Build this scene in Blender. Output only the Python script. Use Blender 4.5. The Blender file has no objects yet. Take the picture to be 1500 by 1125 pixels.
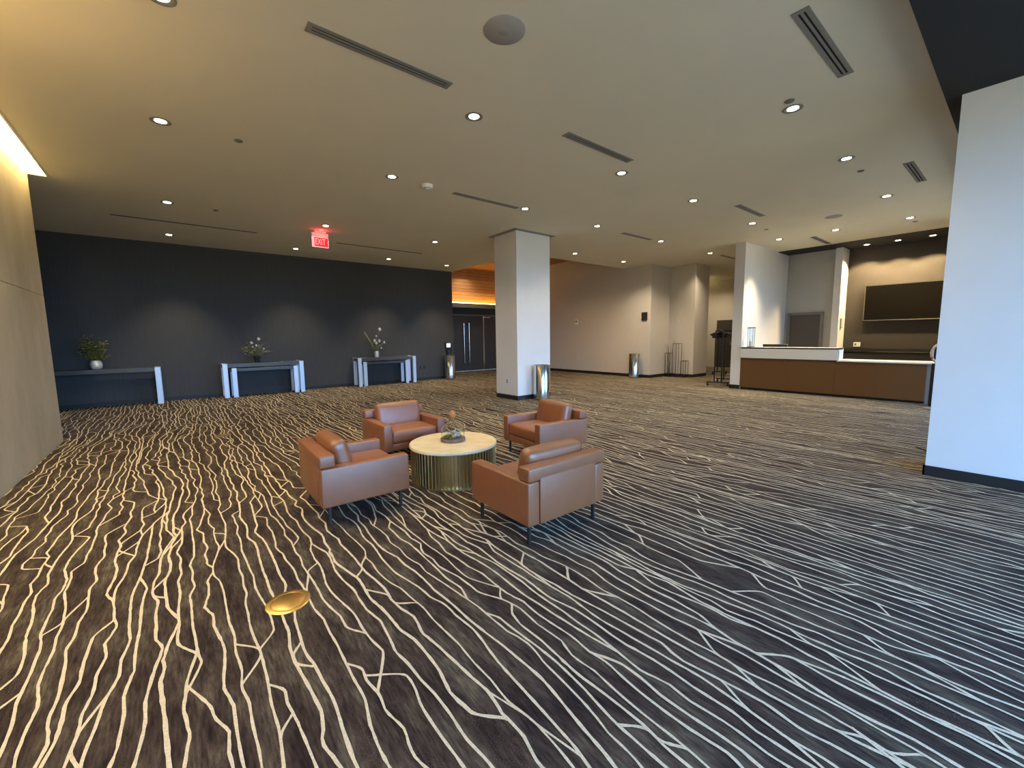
import bpy, bmesh, math, random
import numpy as np
from mathutils import Vector, Matrix, noise

S = bpy.context.scene
C = S.collection
random.seed(7)
PI = math.pi

# ------------------------------------------------------------------ camera
F_PX, PITCH, ROLL, YAW, EYE = 610.83, 0.112183, -0.0131866, 0.679943, 1.4
fw = Vector((math.sin(YAW)*math.cos(PITCH), math.cos(YAW)*math.cos(PITCH), -math.sin(PITCH)))
r0 = Vector((math.cos(YAW), -math.sin(YAW), 0)); u0 = r0.cross(fw)
rt = math.cos(ROLL)*r0 + math.sin(ROLL)*u0
up = -math.sin(ROLL)*r0 + math.cos(ROLL)*u0
cam_d = bpy.data.cameras.new('camera'); cam = bpy.data.objects.new('camera', cam_d); C.objects.link(cam)
cam_d.sensor_fit = 'HORIZONTAL'; cam_d.sensor_width = 36; cam_d.lens = 36*F_PX/1500
cam_d.clip_start = .05; cam_d.clip_end = 200
M4 = Matrix((rt, up, -fw)).transposed().to_4x4(); M4.translation = (0, 0, EYE)
cam.matrix_world = M4
S.camera = cam

# ------------------------------------------------------------------ view, sky, lights
S.view_settings.view_transform = 'Standard'; S.view_settings.look = 'None'
S.view_settings.gamma = 1; S.view_settings.use_curve_mapping = False
S.view_settings.exposure = 1.54
SKY_STRENGTH = 5.9
SKY_TOP, SKY_LOW, GROUND = (.26, .52, 1.0), (.33, .60, 1.0), (.20, .21, .19)
DOWN_W = 54.0            # watts of one ceiling downlight
DOWN_COL = (1.0, .80, .54)
FILL_SCONCE_W = 21.0            # wall lights added out of view to warm the left side
COVE_E = 12.0            # LED strip in the left wall cove
WOOD_E = 14.0            # LED strip below the planked wall

W = bpy.data.worlds.new('sky'); S.world = W; W.use_nodes = True
nt = W.node_tree; nt.nodes.clear()
tc = nt.nodes.new('ShaderNodeTexCoord'); sx = nt.nodes.new('ShaderNodeSeparateXYZ')
rp = nt.nodes.new('ShaderNodeValToRGB'); bg = nt.nodes.new('ShaderNodeBackground'); ow = nt.nodes.new('ShaderNodeOutputWorld')
mr = nt.nodes.new('ShaderNodeMapRange'); mr.inputs[1].default_value = -1; mr.inputs[2].default_value = 1
nt.links.new(tc.outputs['Generated'], sx.inputs[0]); nt.links.new(sx.outputs[2], mr.inputs[0])
nt.links.new(mr.outputs[0], rp.inputs[0]); nt.links.new(rp.outputs[0], bg.inputs[0]); nt.links.new(bg.outputs[0], ow.inputs[0])
e = rp.color_ramp.elements
e[0].position = .49; e[0].color = (*GROUND, 1); e[1].position = .51; e[1].color = (*SKY_LOW, 1)
n = rp.color_ramp.elements.new(1.0); n.color = (*SKY_TOP, 1)
bg.inputs[1].default_value = SKY_STRENGTH

H = 3.66
YW = -3.0                                     # window wall behind the camera
WINDOWS = [(-1.1, 4.9), (8.0, 13.2)]          # x spans of the two window bands
for i, (a, b) in enumerate(WINDOWS):
    ld = bpy.data.lights.new('daylight_portal', 'AREA'); ld.shape = 'RECTANGLE'
    ld.size = b-a; ld.size_y = 3.2; ld.cycles.is_portal = True
    lo = bpy.data.objects.new('daylight_portal', ld); C.objects.link(lo)
    lo.location = ((a+b)/2, YW-.12, 1.75); lo.rotation_euler = (PI/2, 0, 0)

# ------------------------------------------------------------------ material helpers
def srgb(r, g, b):
    f = lambda c: (c/255/12.92) if c/255 <= .04045 else ((c/255+.055)/1.055)**2.4
    return (f(r), f(g), f(b))
class N:
    def __init__(s, name):
        s.m = bpy.data.materials.new(name); s.m.use_nodes = True; s.t = s.m.node_tree
        s.b = s.t.nodes['Principled BSDF']
    def n(s, typ, **kw):
        x = s.t.nodes.new(typ)
        for k, v in kw.items():
            if k.startswith('i_'): x.inputs[int(k[2:])].default_value = v
            else: setattr(x, k, v)
        return x
    def l(s, a, b): s.t.links.new(a, b)
def mat(name, col, rough=.6, metal=0, crough=.3, noise_amt=.0, scale=8, bump=0, bscale=200, coat=0, stretch=(1, 1, 1), spec=.5, col2=None, aniso=0):
    k = N(name); b = k.b
    b.inputs['Base Color'].default_value = (*col, 1); b.inputs['Roughness'].default_value = rough
    b.inputs['Metallic'].default_value = metal; b.inputs['Coat Weight'].default_value = coat; b.inputs['Coat Roughness'].default_value = crough
    b.inputs['Specular IOR Level'].default_value = spec
    if aniso: b.inputs['Anisotropic'].default_value = aniso
    tc = k.n('ShaderNodeTexCoord'); mp = k.n('ShaderNodeMapping'); mp.inputs['Scale'].default_value = stretch
    k.l(tc.outputs['Object'], mp.inputs[0])
    if noise_amt or col2:
        nz = k.n('ShaderNodeTexNoise'); nz.inputs['Scale'].default_value = scale; nz.inputs['Detail'].default_value = 5
        mx = k.n('ShaderNodeMix', data_type='RGBA'); k.l(mp.outputs[0], nz.inputs['Vector'])
        c2 = col2 if col2 else tuple(min(1, c*(1-noise_amt)) for c in col)
        mx.inputs[6].default_value = (*col, 1); mx.inputs[7].default_value = (*c2, 1)
        rr = k.n('ShaderNodeMapRange'); rr.inputs[1].default_value = .35; rr.inputs[2].default_value = .65
        k.l(nz.outputs[0], rr.inputs[0]); k.l(rr.outputs[0], mx.inputs[0]); k.l(mx.outputs[2], b.inputs['Base Color'])
    if bump:
        nb = k.n('ShaderNodeTexNoise'); nb.inputs['Scale'].default_value = bscale; nb.inputs['Detail'].default_value = 3
        bp = k.n('ShaderNodeBump'); bp.inputs['Strength'].default_value = bump; bp.inputs['Distance'].default_value = .002
        k.l(mp.outputs[0], nb.inputs['Vector']); k.l(nb.outputs[0], bp.inputs['Height']); k.l(bp.outputs[0], b.inputs['Normal'])
    return k.m
def emis(name, col, st):
    k = N(name); k.b.inputs['Base Color'].default_value = (*[c*.5 for c in col], 1)
    k.b.inputs['Emission Color'].default_value = (*col, 1); k.b.inputs['Emission Strength'].default_value = st
    return k.m

M = {}
M['ceiling'] = mat('ceiling paint', (.73, .69, .56), .9, noise_amt=.03, scale=1.5)
M['ceiling_dark'] = mat('dark soffit paint', (.008, .010, .014), .8)
M['white'] = mat('white wall paint', (.72, .71, .69), .85, noise_amt=.03, scale=3, bump=.1, bscale=60)
M['beige'] = mat('warm white wallcovering', (.60, .565, .51), .9, noise_amt=.05, scale=40, stretch=(1, 1, .1))
M['grey'] = mat('charcoal wallcovering', (.056, .059, .063), .85, noise_amt=.12, scale=30, stretch=(1, 1, .08))
M['greywall'] = mat('pale grey paint', (.42, .42, .40), .9, noise_amt=.03, scale=3)
M['tvwall'] = mat('dark brown grey wallcovering', (.050, .044, .040), .85, noise_amt=.1, scale=30)
M['base'] = mat('black rubber base', (.012, .010, .010), .5)
M['black'] = mat('black metal', (.012, .012, .013), .45)
M['blackgloss'] = mat('black glass', (.004, .0035, .0035), .2, spec=.3)
M['chrome'] = mat('polished chrome', (.82, .84, .86), .14, 1)
M['satin'] = mat('satin silver metal', (.66, .74, .84), .52, .75)
M['steel'] = mat('brushed steel', (.62, .62, .60), .16, 1)
M['brass'] = mat('brass', (.80, .56, .20), .32, 1, noise_amt=.1, scale=60)
M['brassrod'] = mat('antique brass', (.66, .56, .32), .30, 1)
M['marble'] = mat('cream marble', (.80, .72, .50), .25, noise_amt=.1, scale=6, col2=(.72, .61, .38))
M['leather'] = mat('cognac leather', (.25, .080, .024), .45, noise_amt=.12, scale=10, bump=.3, bscale=260, spec=.9, coat=.6, crough=.42)
M['cntop'] = mat('white solid surface', (.72, .72, .68), .3)
M['deskwood'] = mat('brown veneer', (.150, .068, .018), .5, scale=5, stretch=(1, 6, 40), col2=(.12, .054, .014))
M['wood'] = mat('turned wood', (.50, .20, .06), .35, noise_amt=.3, scale=20, stretch=(1, 1, .2))
M['woodbase'] = mat('grey brown wood', (.22, .14, .10), .5, noise_amt=.3, scale=30)
M['tabletop'] = mat('charcoal stained wood', (.07, .066, .062), .35, noise_amt=.25, scale=12, stretch=(1, 12, 12))
M['door'] = mat('dark grey door laminate', (.060, .055, .050), .5, noise_amt=.1, scale=20)
M['framegrey'] = mat('grey metal frame', (.16, .155, .14), .5)
M['vent'] = mat('grey enamelled aluminium', (.22, .215, .20), .5)
M['slot'] = mat('vent darkness', (.008, .008, .008), .8)
M['speaker'] = mat('speaker grille', (.36, .35, .33), .8, bump=.4, bscale=900)
M['trimwhite'] = mat('white enamel trim', (.75, .74, .70), .4)
M['plastic'] = mat('white plastic', (.78, .78, .76), .4)
M['tan'] = mat('beige plastic', (.55, .45, .36), .45)
M['foliage'] = mat('olive leaves', (.36, .38, .09), .6, noise_amt=.5, scale=25)
M['foliage2'] = mat('grey green leaves', (.32, .34, .18), .6, noise_amt=.5, scale=25)
M['stem'] = mat('plant stem', (.10, .09, .04), .7)
M['petal'] = mat('white petals', (.85, .83, .72), .6)
M['vase'] = mat('silvered ceramic', (.70, .68, .62), .3, .3)
M['vasedark'] = mat('dark glass vase', (.03, .035, .04), .1)
M['stone'] = mat('pale pebbles', (.55, .56, .55), .7, noise_amt=.3, scale=30)
M['moss'] = mat('green moss', (.30, .36, .06), .9, noise_amt=.4, scale=60)
M['candle'] = mat('ivory wax', (.80, .76, .62), .5)
M['lamp'] = emis('lit downlight lens', (1, .86, .58), 9)
M['cove'] = emis('warm LED strip', (1, .74, .32), COVE_E)
M['covewood'] = emis('amber LED strip', (1, .52, .09), WOOD_E)
M['screen'] = emis('lit screen', (.8, .9, 1), 1.5)
def glass():
    k = N('clear glass'); b = k.b
    b.inputs['Base Color'].default_value = (.97, 1, .98, 1); b.inputs['Roughness'].default_value = .02
    b.inputs['Transmission Weight'].default_value = 1; b.inputs['IOR'].default_value = 1.2
    return k.m
M['glass'] = glass()
def window_glass():
    k = N('window pane glass'); t = k.t; t.nodes.remove(k.b)
    tr = k.n('ShaderNodeBsdfTransparent'); gl = k.n('ShaderNodeBsdfGlossy'); mx = k.n('ShaderNodeMixShader')
    gl.inputs['Roughness'].default_value = .02; tr.inputs[0].default_value = (.93, .97, 1, 1); mx.inputs[0].default_value = .05
    k.l(tr.outputs[0], mx.inputs[1]); k.l(gl.outputs[0], mx.inputs[2]); k.l(mx.outputs[0], t.nodes['Material Output'].inputs[0])
    return k.m
M['pane'] = window_glass()
def concrete():
    k = N('troweled plaster panels'); b = k.b; b.inputs['Roughness'].default_value = .75
    tc = k.n('ShaderNodeTexCoord'); mp = k.n('ShaderNodeMapping'); mp.inputs['Scale'].default_value = (1, 1, .45); k.l(tc.outputs['Object'], mp.inputs[0])
    nz = k.n('ShaderNodeTexNoise'); nz.inputs['Scale'].default_value = 1.6; nz.inputs['Detail'].default_value = 7; nz.inputs['Roughness'].default_value = .62
    k.l(mp.outputs[0], nz.inputs['Vector'])
    rp = k.n('ShaderNodeValToRGB'); e = rp.color_ramp.elements
    e[0].position = .32; e[0].color = (.40, .34, .24, 1); e[1].position = .7; e[1].color = (.54, .475, .34, 1)
    k.l(nz.outputs[0], rp.inputs[0]); k.l(rp.outputs[0], b.inputs['Base Color'])
    return k.m
M['concrete'] = concrete()
def planks():
    k = N('cedar planks'); b = k.b; b.inputs['Roughness'].default_value = .5
    tc = k.n('ShaderNodeTexCoord'); sp = k.n('ShaderNodeSeparateXYZ'); k.l(tc.outputs['Object'], sp.inputs[0])
    # plank number and seam along z+y (works on the wall and on the ceiling above it)
    ad = k.n('ShaderNodeMath', operation='ADD'); k.l(sp.outputs[2], ad.inputs[0]); k.l(sp.outputs[1], ad.inputs[1])
    dv = k.n('ShaderNodeMath', operation='DIVIDE'); dv.inputs[1].default_value = .13; k.l(ad.outputs[0], dv.inputs[0])
    fl = k.n('ShaderNodeMath', operation='FLOOR'); fr = k.n('ShaderNodeMath', operation='FRACT'); k.l(dv.outputs[0], fl.inputs[0]); k.l(dv.outputs[0], fr.inputs[0])
    wn = k.n('ShaderNodeTexWhiteNoise', noise_dimensions='1D'); k.l(fl.outputs[0], wn.inputs['W'])
    nz = k.n('ShaderNodeTexNoise'); nz.inputs['Scale'].default_value = 3
    mp = k.n('ShaderNodeMapping'); mp.inputs['Scale'].default_value = (1, 20, 20); k.l(tc.outputs['Object'], mp.inputs[0]); k.l(mp.outputs[0], nz.inputs['Vector'])
    a2 = k.n('ShaderNodeMath', operation='MULTIPLY_ADD'); a2.inputs[1].default_value = .6; k.l(wn.outputs[0], a2.inputs[0]); k.l(nz.outputs[0], a2.inputs[2])
    rp = k.n('ShaderNodeValToRGB'); e = rp.color_ramp.elements
    e[0].position = .3; e[0].color = (.20, .09, .035, 1); e[1].position = 1; e[1].color = (.46, .25, .11, 1)
    k.l(a2.outputs[0], rp.inputs[0])
    gt = k.n('ShaderNodeMath', operation='GREATER_THAN'); gt.inputs[1].default_value = .07; k.l(fr.outputs[0], gt.inputs[0])
    mx = k.n('ShaderNodeMix', data_type='RGBA'); mx.inputs[6].default_value = (.02, .01, .005, 1); k.l(gt.outputs[0], mx.inputs[0]); k.l(rp.outputs[0], mx.inputs[7])
    k.l(mx.outputs[2], b.inputs['Base Color']); return k.m
M['planks'] = planks()
def carpet():
    k = N('carpet pile'); b = k.b; b.inputs['Roughness'].default_value = .95; b.inputs['Specular IOR Level'].default_value = .15
    tc = k.n('ShaderNodeTexCoord')
    def nz(scale, st, det=4, rough=.6):
        mp = k.n('ShaderNodeMapping'); mp.inputs['Scale'].default_value = st; k.l(tc.outputs['Object'], mp.inputs[0])
        x = k.n('ShaderNodeTexNoise'); x.inputs['Scale'].default_value = scale; x.inputs['Detail'].default_value = det; x.inputs['Roughness'].default_value = rough
        k.l(mp.outputs[0], x.inputs['Vector']); return x.outputs[0]
    a = nz(3.2, (3.2, .75, 1), 5, .65)
    rp = k.n('ShaderNodeValToRGB'); e = rp.color_ramp.elements
    e[0].position = .36; e[0].color = (.021, .0145, .0135, 1); e[1].position = .66; e[1].color = (.082, .072, .052, 1)
    m_ = e.new(.5); m_.color = (.042, .031, .026, 1)
    k.l(a, rp.inputs[0])
    # fine streaks along the weave
    s = nz(14, (6, .8, 1), 3); mr = k.n('ShaderNodeMapRange'); mr.inputs[1].default_value = .3; mr.inputs[2].default_value = .7; mr.inputs[3].default_value = .45; mr.inputs[4].default_value = 1.75
    k.l(s, mr.inputs[0]); mu = k.n('ShaderNodeVectorMath', operation='SCALE'); k.l(rp.outputs[0], mu.inputs[0]); k.l(mr.outputs[0], mu.inputs['Scale'])
    # tan flecks in patches
    f = nz(260, (1, 1, 1), 1); p = nz(4, (2.2, .6, 1), 2)
    g1 = k.n('ShaderNodeMapRange'); g1.inputs[1].default_value = .60; g1.inputs[2].default_value = .70; k.l(f, g1.inputs[0])
    g2 = k.n('ShaderNodeMapRange'); g2.inputs[1].default_value = .50; g2.inputs[2].default_value = .62; k.l(p, g2.inputs[0])
    gm = k.n('ShaderNodeMath', operation='MULTIPLY'); k.l(g1.outputs[0], gm.inputs[0]); k.l(g2.outputs[0], gm.inputs[1])
    mx = k.n('ShaderNodeMix', data_type='RGBA'); k.l(gm.outputs[0], mx.inputs[0]); k.l(mu.outputs[0], mx.inputs[6]); mx.inputs[7].default_value = (.16, .11, .075, 1)
    k.l(mx.outputs[2], b.inputs['Base Color'])
    return k.m
M['carpet'] = carpet()
M['carpetline'] = mat('cream carpet line', (.66, .595, .45), .95, scale=170, col2=(.50, .44, .32), spec=.1)

# ------------------------------------------------------------------ object helpers
def link(name, me, m, parent=None, smooth=False):
    ms = m if isinstance(m, (list, tuple)) else [m]
    for x in ms: me.materials.append(M[x] if isinstance(x, str) else x)
    if smooth:
        for p in me.polygons: p.use_smooth = True
        try: me.set_sharp_from_angle(angle=math.radians(42))
        except Exception: pass
    o = bpy.data.objects.new(name, me); C.objects.link(o)
    if parent: o.parent = parent
    return o
class MB:
    def __init__(s): s.bm = bmesh.new()
    def _mark(s): return set(s.bm.verts)
    def box(s, x0, x1, y0, y1, z0, z1, bev=0, seg=2, mi=0, mtx=None):
        old = s._mark() if (bev or mtx or mi) else None
        r = bmesh.ops.create_cube(s.bm, size=1); vs = r['verts']
        for v in vs: v.co = Vector(((x0+x1)/2+v.co.x*(x1-x0), (y0+y1)/2+v.co.y*(y1-y0), (z0+z1)/2+v.co.z*(z1-z0)))
        if bev:
            es = {e for v in vs for e in v.link_edges}
            bmesh.ops.bevel(s.bm, geom=list(es), offset=bev, segments=seg, profile=.5, affect='EDGES')
        if old is not None:
            nv = [v for v in s.bm.verts if v not in old]
            if mtx: bmesh.ops.transform(s.bm, matrix=mtx, verts=nv)
            if mi:
                for f in {f for v in nv for f in v.link_faces}: f.material_index = mi
        return s
    def lathe(s, pts, seg=24, c=(0, 0, 0), cap=True, mi=0):
        rings = []
        for r, z in pts:
            rings.append([s.bm.verts.new((c[0]+r*math.cos(2*PI*i/seg), c[1]+r*math.sin(2*PI*i/seg), c[2]+z)) for i in range(seg)])
        for a, b in zip(rings, rings[1:]):
            for i in range(seg):
                f = s.bm.faces.new((a[i], a[(i+1) % seg], b[(i+1) % seg], b[i])); f.material_index = mi
        if cap:
            s.bm.faces.new(list(reversed(rings[0]))).material_index = mi; s.bm.faces.new(rings[-1]).material_index = mi
        return s
    def tube(s, pts, r, seg=6, mi=0):
        pts = [Vector(p) for p in pts]; rings = []
        for i, p in enumerate(pts):
            d = (pts[min(i+1, len(pts)-1)]-pts[max(i-1, 0)]).normalized()
            a = d.cross(Vector((0, 0, 1)) if abs(d.z) < .9 else Vector((1, 0, 0))).normalized(); b = d.cross(a)
            rr = r[i] if isinstance(r, (list, tuple)) else r
            rings.append([s.bm.verts.new(p+a*rr*math.cos(2*PI*k/seg)+b*rr*math.sin(2*PI*k/seg)) for k in range(seg)])
        for A, B in zip(rings, rings[1:]):
            for k in range(seg): s.bm.faces.new((A[k], A[(k+1) % seg], B[(k+1) % seg], B[k])).material_index = mi
        s.bm.faces.new(list(reversed(rings[0]))); s.bm.faces.new(rings[-1])
        return s
    def ball(s, c, r, seg=10, sc=(1, 1, 1), mi=0):
        o = bmesh.ops.create_uvsphere(s.bm, u_segments=seg, v_segments=max(4, seg//2+1), radius=r)
        for v in o['verts']: v.co = Vector((c[0]+v.co.x*sc[0], c[1]+v.co.y*sc[1], c[2]+v.co.z*sc[2]))
        for f in {f for v in o['verts'] for f in v.link_faces}: f.material_index = mi
        return s
    def leaf(s, p, d, L, w, droop=.3, nrm=None):
        d = Vector(d).normalized(); p = Vector(p)
        sd = d.cross(Vector((random.uniform(-.4, .4), random.uniform(-.4, .4), 1))).normalized(); u = sd.cross(d)
        prev = None
        for t, ww in ((0, .12), (.3, .9), (.62, 1), (1, .04)):
            c = p+d*L*t-Vector((0, 0, 1))*droop*L*t*t
            a = s.bm.verts.new(c-sd*w*ww*.5+u*w*.12*ww); m_ = s.bm.verts.new(c); b = s.bm.verts.new(c+sd*w*ww*.5+u*w*.12*ww)
            if prev:
                s.bm.faces.new((prev[0], prev[1], m_, a)); s.bm.faces.new((prev[1], prev[2], b, m_))
            prev = (a, m_, b)
        return s
    def obj(s, name, m, parent=None, smooth=False):
        bmesh.ops.recalc_face_normals(s.bm, faces=s.bm.faces[:])
        me = bpy.data.meshes.new(name); s.bm.to_mesh(me); s.bm.free()
        return link(name, me, m, parent, smooth)
def tag(o, label, cat, group=None):
    o['label'] = label; o['category'] = cat
    if group: o['group'] = group
    return o
def thing(name, label, cat, loc=(0, 0, 0), rz=0, group=None):
    o = bpy.data.objects.new(name, None); C.objects.link(o); o.location = loc; o.rotation_euler = (0, 0, rz)
    o.empty_display_size = .1
    return tag(o, label, cat, group)
def struct(o): o['kind'] = 'structure'; return o
def sbox(name, m, *a, **k): return struct(MB().box(*a, **k).obj(name, m))
def copy_tree(o, parent=None):
    c = o.copy(); C.objects.link(c)
    if parent: c.parent = parent
    for ch in list(o.children): copy_tree(ch, c)
    return c
def cushion(name, m, parent, cx, cy, cz, sx, sy, sz, r, puff=(.0, .0, .0), n=12, mtx=None):
    """rounded, slightly crowned box"""
    bm = bmesh.new(); bmesh.ops.create_cube(bm, size=2)
    bmesh.ops.subdivide_edges(bm, edges=bm.edges[:], cuts=n, use_grid_fill=True)
    hx, hy, hz = sx/2, sy/2, sz/2
    for v in bm.verts:
        # spread vertices towards the edges, then round
        q = [math.copysign(1-(1-abs(c))**1.6, c) for c in v.co]
        P = Vector((q[0]*hx, q[1]*hy, q[2]*hz))
        inner = Vector([max(-h+r, min(h-r, c)) for c, h in zip(P, (hx, hy, hz))])
        d = P-inner
        if d.length > 1e-9: P = inner+d.normalized()*r
        u, w, t = P.x/hx, P.y/hy, P.z/hz
        P.z += math.copysign(puff[2]*(1-u*u)*(1-w*w), P.z)*(abs(t) > .5)
        P.y += math.copysign(puff[1]*(1-u*u)*(1-t*t), P.y)*(abs(w) > .5)
        P.x += math.copysign(puff[0]*(1-w*w)*(1-t*t), P.x)*(abs(u) > .5)
        v.co = P
    if mtx is not None: bmesh.ops.transform(bm, matrix=mtx, verts=bm.verts[:])
    bmesh.ops.translate(bm, vec=(cx, cy, cz), verts=bm.verts[:])
    bmesh.ops.recalc_face_normals(bm, faces=bm.faces[:])
    me = bpy.data.meshes.new(name); bm.to_mesh(me); bm.free()
    return link(name, me, m, parent, True)

# ------------------------------------------------------------------ SETTING: floor
XMIN, XMAX, YMAX = -6.0, 18.3, 14.95
def build_floor():
    rng = np.random.default_rng(11)
    s = .064; dy = .03
    x0, x1, y0, y1 = -1.9, 18.2, -1.0, 14.9
    nl = int((x1-x0)/s)
    ys = np.arange(y0, y1, dy); ny = len(ys)
    def smooth(n, per):                      # 1D smooth noise, std ~1, control points every `per` metres
        k = max(4, int(n*dy/per)+3); c = rng.normal(size=k)
        t = np.linspace(0, k-1.001, n); i = t.astype(int); f = t-i; f = f*f*(3-2*f)
        return c[i]*(1-f)+c[np.minimum(i+1, k-1)]*f
    def kinky(n, per):                       # piecewise linear: gives the angular bends of the woven line
        k = max(4, int(n*dy/per)+3); c = rng.normal(size=k)
        t = np.cumsum(rng.uniform(.5, 1.5, n)); t = t/t[-1]*(k-1.001); i = t.astype(int); f = t-i
        return c[i]*(1-f)+c[np.minimum(i+1, k-1)]*f
    # shared warp field (neighbouring lines bend together)
    G = np.zeros((nl, ny))
    cg = rng.normal(size=(nl//5+4, ny//40+4))
    li = np.arange(nl)/5; lj = np.arange(ny)/40
    i = li.astype(int); fi = li-i; fi = fi*fi*(3-2*fi); j = lj.astype(int); fj = lj-j; fj = fj*fj*(3-2*fj)
    G = (cg[i][:, j]*(1-fi)[:, None]*(1-fj)+cg[i+1][:, j]*fi[:, None]*(1-fj)+cg[i][:, j+1]*(1-fi)[:, None]*fj+cg[i+1][:, j+1]*fi[:, None]*fj)
    X = np.zeros((nl, ny))
    for a in range(nl):
        X[a] = x0+a*s+G[a]*.040+smooth(ny, .38)*.013+kinky(ny, .12)*.0085
    gap = .017
    for _ in range(2):
        for a in range(1, nl): X[a] = np.maximum(X[a], X[a-1]+gap)
    verts = []; faces = []; nv = 0
    def ribbon(px, py, w):
        nonlocal nv
        px = np.asarray(px); py = np.asarray(py)
        if len(px) < 2: return
        tx = np.gradient(px); ty = np.gradient(py); L = np.hypot(tx, ty)+1e-9; nx, nyy = -ty/L, tx/L
        zz = .0015+.0022*rng.random()
        ww = w*(1+.13*rng.normal(size=len(px)))
        A = np.stack([px+nx*ww, py+nyy*ww, np.full(len(px), zz)], 1); B = np.stack([px-nx*ww, py-nyy*ww, np.full(len(px), zz)], 1)
        V = np.empty((2*len(px), 3)); V[0::2] = A; V[1::2] = B; verts.append(V)
        k = np.arange(len(px)-1)*2+nv
        faces.append(np.stack([k, k+1, k+3, k+2], 1)); nv += 2*len(px)
    def hermite(p, q, tp, tq, n):
        t = np.linspace(0, 1, n)[:, None]; p, q, tp, tq = map(np.array, (p, q, tp, tq))
        return (2*t**3-3*t**2+1)*p+(t**3-2*t**2+t)*tp+(-2*t**3+3*t**2)*q+(t**3-t**2)*tq
    segs = []; mask = np.zeros((nl, ny), bool)
    for a in range(nl):                       # where each line runs: (start, end) pairs, open cells between some of them
        L_ = []; start = int(rng.integers(0, 3))
        while start < ny-2:
            run = int(rng.uniform(14, 60)) if rng.random() < .55 else int(rng.uniform(60, 160))
            end = min(ny, start+run); L_.append((start, end)); mask[a, start:end] = True
            start = end-1+(int(rng.integers(7, 17)) if rng.random() < .5 else -int(rng.integers(0, 4)))
        segs.append(L_)
    def partner(a, k):
        c = [b for b in (a-1, a+1) if 0 <= b < nl and mask[b, k]]
        return c[int(rng.integers(0, len(c)))] if c else None
    for a in range(nl):
        w = .0055*(1+.1*rng.normal())
        for start, end in segs[a]:
            px, py = list(X[a, start:end]), list(ys[start:end])
            if start > 4:
                k0 = max(0, start-int(rng.integers(3, 8))); b = partner(a, k0)
                if b is not None:
                    h = hermite((X[b, k0], ys[k0]), (X[a, start], ys[start]), (0, .04), (0, .11), 9)
                    px = list(h[:-1, 0])+px; py = list(h[:-1, 1])+py
            if end < ny-4:
                k1 = min(ny-1, end-1+int(rng.integers(3, 8))); b = partner(a, k1)
                if b is not None:
                    h = hermite((X[a, end-1], ys[end-1]), (X[b, k1], ys[k1]), (0, .11), (0, .04), 9)
                    px += list(h[1:, 0]); py += list(h[1:, 1])
            ribbon(px, py, w)
    V = np.concatenate(verts); Fc = np.concatenate(faces)
    base = np.array([[XMIN-.5, -3.2, 0], [XMAX+.5, -3.2, 0], [XMAX+.5, 15.3, 0], [XMIN-.5, 15.3, 0]])
    Fc = np.concatenate([np.array([[0, 1, 2, 3]]), Fc+4]); V = np.concatenate([base, V])
    me = bpy.data.meshes.new('floor'); me.vertices.add(len(V)); me.vertices.foreach_set('co', V.ravel())
    me.loops.add(Fc.size); me.loops.foreach_set('vertex_index', Fc.ravel().astype(np.int32))
    me.polygons.add(len(Fc)); me.polygons.foreach_set('loop_start', np.arange(0, Fc.size, 4, dtype=np.int32))
    me.polygons.foreach_set('loop_total', np.full(len(Fc), 4, dtype=np.int32))
    me.polygons.foreach_set('material_index', np.concatenate([[0], np.ones(len(Fc)-1)]).astype(np.int32))
    me.update(); me.validate()
    return struct(link('floor', me, ['carpet', 'carpetline']))
build_floor()

# ------------------------------------------------------------------ SETTING: ceiling
XL = -1.32                                     # left wall face
XG = 7.68                                      # end of the charcoal wall / ceiling opening
c_ = MB()
c_.box(-1.14, XG, .65, YMAX-2.15, H, H+.3)      # main slab left of the opening (to the back wall)
c_.box(XMIN, -1.14, 8.66, YMAX-2.15, H, H+.3)
c_.box(XG, XMAX, .65, 8.85, H, H+.3)
c_.box(12.3, XMAX, 8.89, 15.0, H, H+.3)
struct(c_.obj('ceiling', 'ceiling'))
struct(MB().box(-1.14, XMAX, -3.2, .65, 3.49, 3.96).obj('ceiling', 'ceiling_dark'))     # dark dropped soffit along the windows
sbox('ceiling', 'ceiling_dark', 13.35, 14.6, .6, 4.6, H-.012, H+.01)                     # dark painted band over the desk niche
sbox('ceiling', 'planks', XG, 12.1, 8.89, 15.0, 4.27, 4.4)                               # planked ceiling over the entrance recess
sbox('trim_1', 'ceiling', XG, 12.1, 8.84, 8.89, H+.001, 4.27)                            # edge of the opening
sbox('trim_2', 'ceiling', XG-.05, XG, 8.89, 12.9, H+.001, 4.27)
# cove slot above the left wall
sbox('trim_3', 'trimwhite', -1.62, -1.14, -3.1, 8.68, 3.95, 4.0)
sbox('trim_4', 'trimwhite', -1.45, -1.14, 8.63, 8.68, H+.003, 3.95)
sbox('trim_13', 'trimwhite', -1.145, -1.125, -3.0, 8.63, H-.01, 3.95)

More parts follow.
